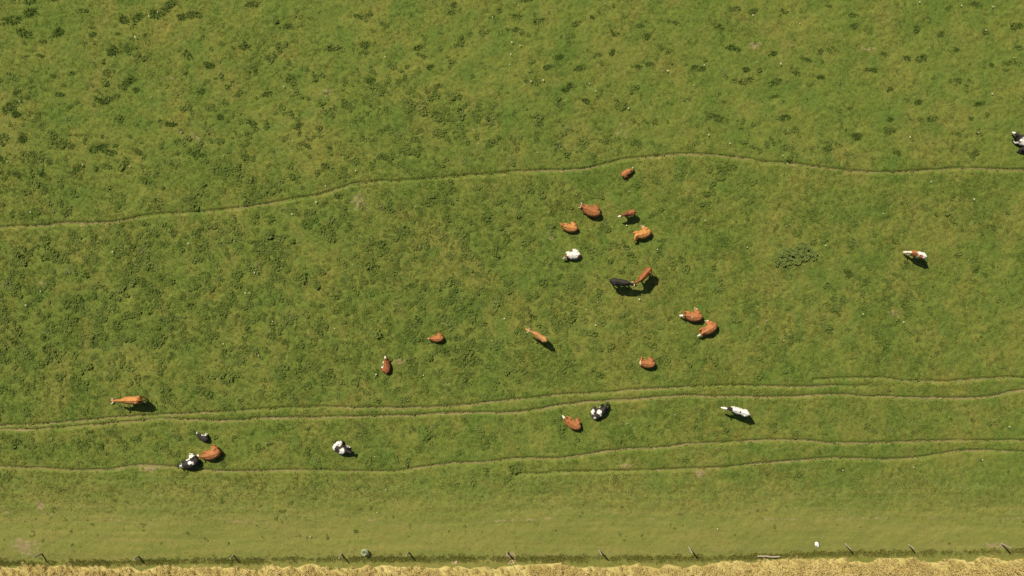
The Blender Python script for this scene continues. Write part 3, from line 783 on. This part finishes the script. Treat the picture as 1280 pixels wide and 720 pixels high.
V, F = stems_mesh(1.2, 0.95, 0.75, 110, 0, 4)
add_obj('stem', mesh_np('nettle_stem', V, F, M_nettle), root)['kind'] = 'stuff'

# pale round bush by the fence
x, y = px(456, 690, 0.3)
root = add_obj('round_bush', None, loc=(x, y, float(hgt(x, y))), label='small pale round bush standing at the fence line', category='bush')
V, F = [], []
r_ = np.random.default_rng(5)
for k in range(260):
    a = r_.uniform(0, 6.283); zc = r_.uniform(-0.6, 1); s_ = math.sqrt(1 - zc * zc)
    v, f = blade_strip((0.19 * s_ * math.cos(a), 0.19 * s_ * math.sin(a), 0.34 + 0.17 * zc), a, 0.11, math.acos(zc) * 0.9, 0.06, 0.3, 3)
    o = len(V); V += v; F += [(a_ + o, b_ + o, c_ + o) for a_, b_, c_ in f]
add_obj('foliage', mesh_np('bush_foliage', np.array(V), np.array(F), M_paleleaf), root)
V, F = stems_mesh(0.06, 0.06, 0.5, 9, 0, 8)
add_obj('stem', mesh_np('bush_stem', V, F, M_paleleaf), root)['kind'] = 'stuff'

# straw-coloured clumps of dead grass in the margin
M_straw = plain('dead_grass', (0.30, 0.225, 0.105), (0.44, 0.35, 0.19), 6, 0.8, 0.05)
for (p, q, s_, lab) in ((639.5, 697.5, 1.15, 'straw coloured clump of dead grass below the middle fence post'), (568, 700, 0.75, 'small straw coloured clump of dead grass left of the middle fence post')):
    x, y = px(p, q)
    sp = []
    for k in range(90):
        r = math.sqrt(u(0, 1)); a = u(0, 6.283)
        sp.append(((r * math.cos(a) * 0.22, r * math.sin(a) * 0.30, -0.04), a + u(-0.9, 0.9), u(0.20, 0.34), u(0.3, 0.8) + .4 * r, u(0.03, 0.05), u(0.3, 0.6), 3))
    o = add_obj('dead_grass_clump', blades_mesh('dead_grass_clump', sp, M_straw), loc=(x, y, float(hgt(x, y))), label=lab, category='grass clump')
    o.scale = (s_, s_, s_)

# ------------------------------------------------------------------ tubes and lofts
def ring_tube(points, radii, seg=10, squash=None, up=(0, 0, 1)):
    """closed tube through points; radii (side, vertical) per point"""
    P = [np.array(p, float) for p in points]
    V, F = [], []
    n = len(P)
    for i in range(n):
        t_ = P[min(i + 1, n - 1)] - P[max(i - 1, 0)]
        t_ = t_ / (np.linalg.norm(t_) + 1e-9)
        if i == 0:
            s_ = np.cross(np.array(up, float), t_)
            if np.linalg.norm(s_) < 0.3: s_ = np.cross(np.array((1.0, 0, 0)), t_)
        else:
            s_ = s_ - t_ * float(s_ @ t_)          # carried along without twist
        s_ = s_ / np.linalg.norm(s_); w = np.cross(t_, s_)
        ra, rb = radii[i] if isinstance(radii[i], (tuple, list)) else (radii[i], radii[i])
        for k in range(seg):
            a = 2 * math.pi * k / seg
            V.append(P[i] + s_ * math.cos(a) * ra + w * math.sin(a) * rb)
    for i in range(n - 1):
        for k in range(seg):
            a = i * seg + k; b = i * seg + (k + 1) % seg
            F.append((a, b, b + seg, a + seg))
    c0 = len(V); V.append(P[0]); c1 = len(V); V.append(P[-1])
    F3 = []
    for k in range(seg):
        F3.append((c0, (k + 1) % seg, k))
        F3.append((c1, (n - 1) * seg + k, (n - 1) * seg + (k + 1) % seg))
    return V, F + F3

def ball(c_, r_, seg=10):
    r_ = r_ if isinstance(r_, tuple) else (r_, r_, r_)
    pts, rad = [], []
    for k in range(7):
        a = -math.pi / 2 + math.pi * k / 6
        pts.append((c_[0] + r_[0] * math.sin(a), c_[1], c_[2]))
        rad.append((max(r_[1] * math.cos(a), 0.004), max(r_[2] * math.cos(a), 0.004)))
    return ring_tube(pts, rad, seg)

def join_parts(parts):
    V, F = [], []
    for v, f in parts:
        o = len(V)
        V += [tuple(p) for p in v]; F += [tuple(i + o for i in q) for q in f]
    return V, F

def pyd_mesh(name, parts, mat, shade=True):
    V, F = join_parts(parts)
    me = bpy.data.meshes.new(name); me.from_pydata(V, [], F); me.update()
    me.polygons.foreach_set('use_smooth', [shade] * len(me.polygons))
    if mat: me.materials.append(mat)
    return me

def skin_union(parts, voxel, name):
    """grow one continuous surface over overlapping closed shapes"""
    me = pyd_mesh(name + '_raw', parts, None)
    o = bpy.data.objects.new(name + '_raw', me); COL.objects.link(o)
    m = o.modifiers.new('r', 'REMESH'); m.mode = 'VOXEL'; m.voxel_size = voxel; m.use_smooth_shade = True
    m = o.modifiers.new('s', 'SMOOTH'); m.factor = 0.5; m.iterations = 3
    dg = bpy.context.evaluated_depsgraph_get()
    out_me = bpy.data.meshes.new_from_object(o.evaluated_get(dg))
    out_me.name = name
    bpy.data.objects.remove(o); bpy.data.meshes.remove(me)
    return out_me

# ------------------------------------------------------------------ cattle
def dirv(yaw, pitch):
    return np.array([math.cos(yaw) * math.cos(pitch), math.sin(yaw) * math.cos(pitch), math.sin(pitch)])

def build_cow(h, idx):
    r_ = np.random.default_rng(100 + idx)
    stand = h['pose'] == 'stand'
    parts = []
    yaw = R(h['yaw']); up = R(h['up'])
    if stand:
        tors = [(-0.93, 1.16, .08, .10), (-0.88, 1.14, .17, .20), (-0.74, 1.10, .255, .265), (-0.52, 1.06, .285, .315), (-0.25, .99, .315, .37), (0.05, .97, .33, .385), (0.30, 1.0, .30, .38), (0.52, 1.04, .25, .36), (0.70, 1.08, .19, .29), (0.80, 1.10, .11, .16)]
        parts.append(ring_tube([(x, 0, z) for x, z, w, hh in tors], [(w, hh) for x, z, w, hh in tors], 18))
        parts.append(ball((-0.52, .21, 1.27), (.12, .07, .06))); parts.append(ball((-0.52, -.21, 1.27), (.12, .07, .06)))   # hook bones
        parts.append(ring_tube([(-.9, 0, 1.33), (-.4, 0, 1.36), (.2, 0, 1.345), (.58, 0, 1.39), (.75, 0, 1.30)], [.05, .05, .05, .07, .06], 8))   # spine
        parts.append(ball((-.38, 0, .66), (.18, .15, .12)))                # udder
        nb = np.array([0.60, 0, 1.12])
        d0 = dirv(yaw * .4, up * .6); d1 = dirv(yaw, up)
        mid = nb + d0 * .34; poll = mid + d1 * .34
        hp = {True: R(-35), False: R(-62)}[h['up'] > 0]
        if h['up'] < 0: hp = R(-50 if h['up'] > -40 else -65)
        ph = r_.uniform(-.09, .09)
        for sgn in (-1, 1):
            f_ = ph * sgn
            parts.append(ring_tube([(.50, sgn * .16, 1.0), (.46 + f_ * .3, sgn * .18, .74), (.49 + f_, sgn * .16, .42), (.48 + f_ * 1.5, sgn * .15, .13), (.52 + f_ * 1.5, sgn * .15, .045), (.53 + f_ * 1.5, sgn * .15, 0)], [.15, .115, .062, .047, .058, .06], 10))
            b_ = -ph * sgn
            parts.append(ring_tube([(-.62, sgn * .15, 1.05), (-.52 + b_ * .3, sgn * .20, .78), (-.73 + b_, sgn * .17, .48), (-.69 + b_ * 1.3, sgn * .16, .13), (-.65 + b_ * 1.3, sgn * .16, .045), (-.64 + b_ * 1.3, sgn * .16, 0)], [.20, .15, .066, .048, .058, .06], 10))
        tail_pts = [(-.88, 0, 1.30), (-.97, 0, 1.22), (-1.0, 0, .95), (-.99, 0, .7), (-.97, 0, .5)]
        if h.get('tailout'):
            s_ = h['tailout']
            tail_pts = [(-.88, 0, 1.30), (-1.0, .03 * s_, 1.25), (-1.12, .10 * s_, 1.10), (-1.18, .22 * s_, .95), (-1.14, .30 * s_, .80)]
    else:
        L = h['legs']; roll = -L * .07
        tors = [(-0.92, .36, .12, .16), (-0.86, .37, .24, .27), (-0.70, .375, .36, .345), (-0.45, .385, .42, .37), (-0.15, .39, .455, .385), (0.15, .39, .44, .385), (0.42, .40, .37, .38), (0.62, .42, .28, .34), (0.78, .46, .19, .25), (0.86, .48, .1, .14)]
        parts.append(ring_tube([(x, roll * math.sin((x + .92) / 1.78 * math.pi), z) for x, z, w, hh in tors], [(w, hh) for x, z, w, hh in tors], 18))
        parts.append(ring_tube([(-.86, roll * .3, .60), (-.4, roll, .745), (.2, roll, .755), (.58, roll * .5, .77), (.76, 0, .68)], [.055, .06, .06, .085, .06], 8))
        parts.append(ball((-0.50, L * .30, .64), (.13, .09, .09))); parts.append(ball((-0.50, -L * .26, .66), (.13, .09, .09))); parts.append(ball((.44, L * .22, .62), (.14, .08, .12))); parts.append(ball((.44, -L * .22, .62), (.14, .08, .12)))
        # hind legs lie to one side
        parts.append(ball((-.42, L * .36, .30), (.36, .20, .27)))
        if h.get('stretch'):
            parts.append(ring_tube([(-.35, L * .40, .28), (-.14, L * .54, .20), (-.50, L * .62, .11), (-.20, L * .72, .07), (-.12, L * .75, .06)], [.17, .12, .07, .052, .06], 10))
        else:
            parts.append(ring_tube([(-.35, L * .38, .28), (-.08, L * .54, .20), (-.48, L * .62, .11), (-.16, L * .64, .07), (-.08, L * .64, .06)], [.17, .12, .07, .052, .06], 10))
        parts.append(ball((-.45, -L * .30, .26), (.32, .18, .24)))
        # forelegs folded under the chest
        for sgn in (-1, 1):
            fw = .10 if sgn == L and h.get('stretch') else 0
            parts.append(ring_tube([(.42, sgn * .24, .32), (.48, sgn * .33, .17), (.80 + fw, sgn * .30, .11), (.60 + fw, sgn * .34, .06), (.50 + fw, sgn * .35, .055)], [.16, .11, .068, .05, .056], 10))
        nb = np.array([0.62, 0, .52])
        d0 = dirv(yaw * .5, up * .8); d1 = dirv(yaw, up)
        mid = nb + d0 * .22; poll = mid + d1 * .20
        hp = R(-48)
        s_ = h.get('tailout', 1)
        tail_pts = [(-.86, 0, .60), (-.98, .05 * s_, .48), (-1.0, .14 * s_, .25), (-.95, .3 * s_, .1), (-.85, .42 * s_, .06)]
    parts.append(ring_tube([nb - np.array([.12, 0, 0]), nb, mid, poll], [(.17, .26), (.165, .25), (.125, .19), (.095, .125)], 12))
    hd = dirv(yaw * (1.0 if abs(h['yaw']) < 60 else 1.1), hp)
    head_pts = [poll - hd * .06, poll + hd * .03, poll + hd * .16, poll + hd * .30, poll + hd * .43, poll + hd * .50]
    parts.append(ring_tube(head_pts, [(.08, .08), (.105, .115), (.115, .125), (.082, .098), (.078, .078), (.05, .045)], 12))
    me = skin_union(parts, 0.03, 'cow_body')
    # coat
    n = len(me.vertices)
    co = np.empty(n * 3, np.float32); me.vertices.foreach_get('co', co); co = co.reshape(-1, 3).astype(float)
    edge = (noise3(co * 7.0, 200 + idx) - 0.5) * 0.16 + (noise3(co * 22.0, 300 + idx) - 0.5) * 0.06
    col = np.tile(np.array(h['base']), (n, 1))
    # darker points on legs and neck of the coloured animals
    if h.get('dark'):
        k = h['dark'] * smooth(0.45, 0.9, co[:, 0])
        col = col * (1 - 0.55 * k[:, None])
    shade = 0.85 + 0.3 * fbm(co[:, 0] * 2.5 + idx, co[:, 1] * 2.5, 400 + idx, 2)
    col = col * shade[:, None]
    for (x, y, z, r0, c_) in h.get('patches', []):
        d_ = np.sqrt((co[:, 0] - x) ** 2 + (co[:, 1] - y) ** 2 + 0.5 * (co[:, 2] - z) ** 2)
        m = smooth(0.025, -0.025, d_ - r0 + edge)
        col = col * (1 - m[:, None]) + np.array(c_)[None] * m[:, None]
    rel = co - poll[None]
    tt = rel @ hd
    rad = np.linalg.norm(rel - tt[:, None] * hd[None], axis=1)
    onhead = smooth(0.24, 0.2, rad) * smooth(-0.02, 0.03, tt + edge * .5)
    if h.get('face'):
        m = onhead * (1 if h['face'] == 1 else smooth(.16, .22, tt + edge))
        if not stand or h['face'] == 1:
            col = col * (1 - m[:, None]) + np.array(WHITE)[None] * m[:, None]
    nose = smooth(0.2, 0.16, rad) * smooth(0.455, 0.475, tt)
    col = col * (1 - nose[:, None]) + np.array((0.10, 0.06, 0.05))[None] * nose[:, None]
    if h.get('pale_legs') and not stand:
        m = smooth(.58, .64, co[:, 1] * h['legs'] + edge) * smooth(.30, .22, co[:, 2])
        col = col * (1 - m[:, None]) + np.array(WHITE if h['base'] == BLACK else CREAM)[None] * m[:, None]
    if stand:
        hoof = smooth(.09, .06, co[:, 2])
        col = col * (1 - hoof[:, None]) + np.array((0.03, 0.026, 0.022))[None] * hoof[:, None]
        ud = smooth(.2, .16, np.linalg.norm((co - np.array([-.38, 0, .64])) * np.array([1, 1.1, 1.3]), axis=1))
        col = col * (1 - ud[:, None]) + np.array((.42, .25, .19))[None] * ud[:, None]
    a = me.attributes.new('coat', 'FLOAT_COLOR', 'POINT')
    a.data.foreach_set('color', np.concatenate([col, np.ones((n, 1))], 1).astype(np.float32).ravel())
    me.materials.clear(); me.materials.append(M_coat)
    me.polygons.foreach_set('use_smooth', [True] * len(me.polygons))
    x, y = h['xy']
    root = bpy.data.objects.new('cow', None); COL.objects.link(root)
    root.empty_display_size = 0.3
    root.location = (x, y, float(hgt(x, y)) + 0.0)
    root.rotation_euler = (0, 0, R(h['head']))
    root.scale = (h['size'], h['size'] * h.get('wide', 1.0), h['size'] * h.get('tall', 1.0)) if stand else (h['size'], h['size'] * 1.10, h['size'] * 1.06)
    root['label'] = h['label']; root['category'] = 'cow'; root['group'] = 'cattle grazing and resting on the pasture'
    add_obj('body', me, root)
    def coat_flat(m_, c_):
        a_ = m_.attributes.new('coat', 'FLOAT_COLOR', 'POINT')
        a_.data.foreach_set('color', list(c_ + (1.0,)) * len(m_.vertices))
    # tail with a tuft
    tm = pyd_mesh('cow_tail', [ring_tube(tail_pts, [.035, .03, .022, .02, .018], 8),
                               ring_tube([tail_pts[-2], np.array(tail_pts[-1]) * .6 + np.array(tail_pts[-2]) * .4, tail_pts[-1], np.array(tail_pts[-1]) + (np.array(tail_pts[-1]) - np.array(tail_pts[-2])) * .35], [.02, .045, .04, .012], 8)], M_coat)
    coat_flat(tm, tuple(v * .85 for v in h['base']))
    add_obj('tail', tm, root)
    # ears and horns
    side = np.cross(np.array([0, 0, 1.0]), hd); side /= np.linalg.norm(side)
    top = np.cross(hd, side)
    for sgn in (-1, 1):
        b0 = poll + hd * .02 + side * sgn * .09 + top * .03
        em = pyd_mesh('cow_ear', [ring_tube([b0, b0 + side * sgn * .07 - hd * .01, b0 + side * sgn * .15 - hd * .02 - top * .01, b0 + side * sgn * .22 - hd * .02 - top * .03], [(.028, .02), (.055, .02), (.05, .016), (.012, .008)], 8, up=tuple(top))], M_coat)
        coat_flat(em, BLACK if h['base'] in (BLACK,) or (h['base'] == WHITE and stand and h['size'] > .9) else tuple(v * .75 for v in (h['base'] if h['base'] != WHITE else RUST)))
        add_obj('ear', em, root)
        ey = poll + hd * .15 + side * sgn * .098 + top * .055
        add_obj('eye', pyd_mesh('cow_eye', [ball(tuple(ey), .022, 8)], M_eye), root)
        if h.get('horns'):
            b1 = poll - hd * .03 + side * sgn * .06 + top * .09
            hm = pyd_mesh('cow_horn', [ring_tube([b1, b1 + side * sgn * .09 + top * .03, b1 + side * sgn * .17 + top * .09 + hd * .05, b1 + side * sgn * .19 + top * .16 + hd * .12], [.034, .03, .022, .007], 8)], M_horn)
            add_obj('horn', hm, root)
    return root

for i, h in enumerate(HERD):
    build_cow(h, i)

# ------------------------------------------------------------------ fence
POSTS = [(-70, 693, 1.05), (51, 692.5, 0.95), (173, 695, 0.85), (292, 694, 0.9), (427, 692, 0.95), (511, 689.5, 0.95), (634, 689, 0.9), (749, 688, 1.15), (861, 684, 1.2), (1057, 680, 1.1), (1136, 681, 0.95), (1251, 679, 1.1), (1345, 678, 1.05)]
fence = bpy.data.objects.new('wire_fence', None); COL.objects.link(fence)
x0, y0 = px(POSTS[6][0], POSTS[6][1])
fence.location = (x0, y0, float(hgt(x0, y0)))
fence['label'] = 'wire fence of weathered wooden posts between pasture and cereal'
fence['category'] = 'fence'
def post_mesh(k):
    r_ = np.random.default_rng(600 + k)
    rr = .062
    jx, jy = r_.uniform(-.03, .03), r_.uniform(-.03, .03)
    return pyd_mesh('fence_post', [ring_tube([(0, 0, -.3), (0, 0, .1), (jx * .5, jy * .5, .55), (jx, jy, .97), (jx, jy, 1.0)], [rr * 1.02, rr, rr * .97, rr * .93, rr * .8], 9)], M_post, False)
PM = [post_mesh(k) for k in range(4)]
tops = []
for k, (p, q, hh) in enumerate(POSTS):
    x, y = px(p, q); z = float(hgt(x, y))
    o = add_obj('post', PM[k % 4], fence, loc=(x - x0, y - y0, z - fence.location.z))
    o.rotation_euler = (u(-.06, .06), u(-.06, .06), u(0, 6))
    o.scale = (1, 1, hh)
    tops.append((x - x0, y - y0, z - fence.location.z, hh))
for frac in (0.45, 0.85):
    pts = []
    for a_, b_ in zip(tops[:-1], tops[1:]):
        for t_ in (0, .25, .5, .75):
            sag = -0.03 * 4 * t_ * (1 - t_)
            pts.append((a_[0] * (1 - t_) + b_[0] * t_, a_[1] * (1 - t_) + b_[1] * t_ - .055, (a_[2] + a_[3] * frac) * (1 - t_) + (b_[2] + b_[3] * frac) * t_ + sag))
    pts.append((tops[-1][0], tops[-1][1] - .055, tops[-1][2] + tops[-1][3] * frac))
    add_obj('wire', pyd_mesh('fence_wire', [ring_tube(pts, [.002] * len(pts), 6)], M_wire), fence)

# fallen post lying in the margin
xa, ya = px(946, 694.2); xb, yb = px(974, 695.2)
ang = math.atan2(yb - ya, xb - xa); ln = math.hypot(xb - xa, yb - ya)
o = add_obj('fallen_post', pyd_mesh('fallen_post', [ring_tube([(-ln / 2, 0, .07), (-ln / 2 + .03, 0, .075), (-.2, .02, .09), (.3, -.02, .085), (ln / 2 - .05, .02, .075), (ln / 2, .02, .07)], [.05, .07, .072, .066, .064, .045], 9)], M_post, False), loc=((xa + xb) / 2, (ya + yb) / 2, float(hgt((xa + xb) / 2, (ya + yb) / 2)) + .10))
o.rotation_euler = (0, 0, ang)
o['label'] = 'pale weathered post lying fallen in the rough margin grass'; o['category'] = 'post'

# crumpled white sheet
x, y = px(1020.5, 680)
r_ = np.random.default_rng(9)
n = 15
gx_, gy_2 = np.meshgrid(np.linspace(-.15, .15, n), np.linspace(-.19, .19, n))
zz = 0.02 + 0.22 * fbm(gx_ * 7 + 3, gy_2 * 7, 91, 3) * (1 - (gx_ / .2) ** 2) * (1 - (gy_2 / .26) ** 2)
jx = (noise2(gx_ * 9, gy_2 * 9, 92) - .5) * .16; jy = (noise2(gx_ * 9, gy_2 * 9, 93) - .5) * .16
shape = 0.75 + 0.5 * noise2(np.arctan2(gy_2, gx_) * 1.6 + 5, gx_ * 0, 94)
me = mesh_np('crumpled_sheet', np.stack([(gx_ * shape + jx).ravel(), (gy_2 * shape + jy).ravel(), zz.ravel()], 1), grid_faces(n, n), M_litter, False)
o = add_obj('crumpled_sheet', me, loc=(x, y, float(hgt(x, y)) + .05))
o['label'] = 'crumpled white sheet lying on the grass near the fence'; o['category'] = 'litter'
md = o.modifiers.new('thickness', 'SOLIDIFY'); md.thickness = 0.004
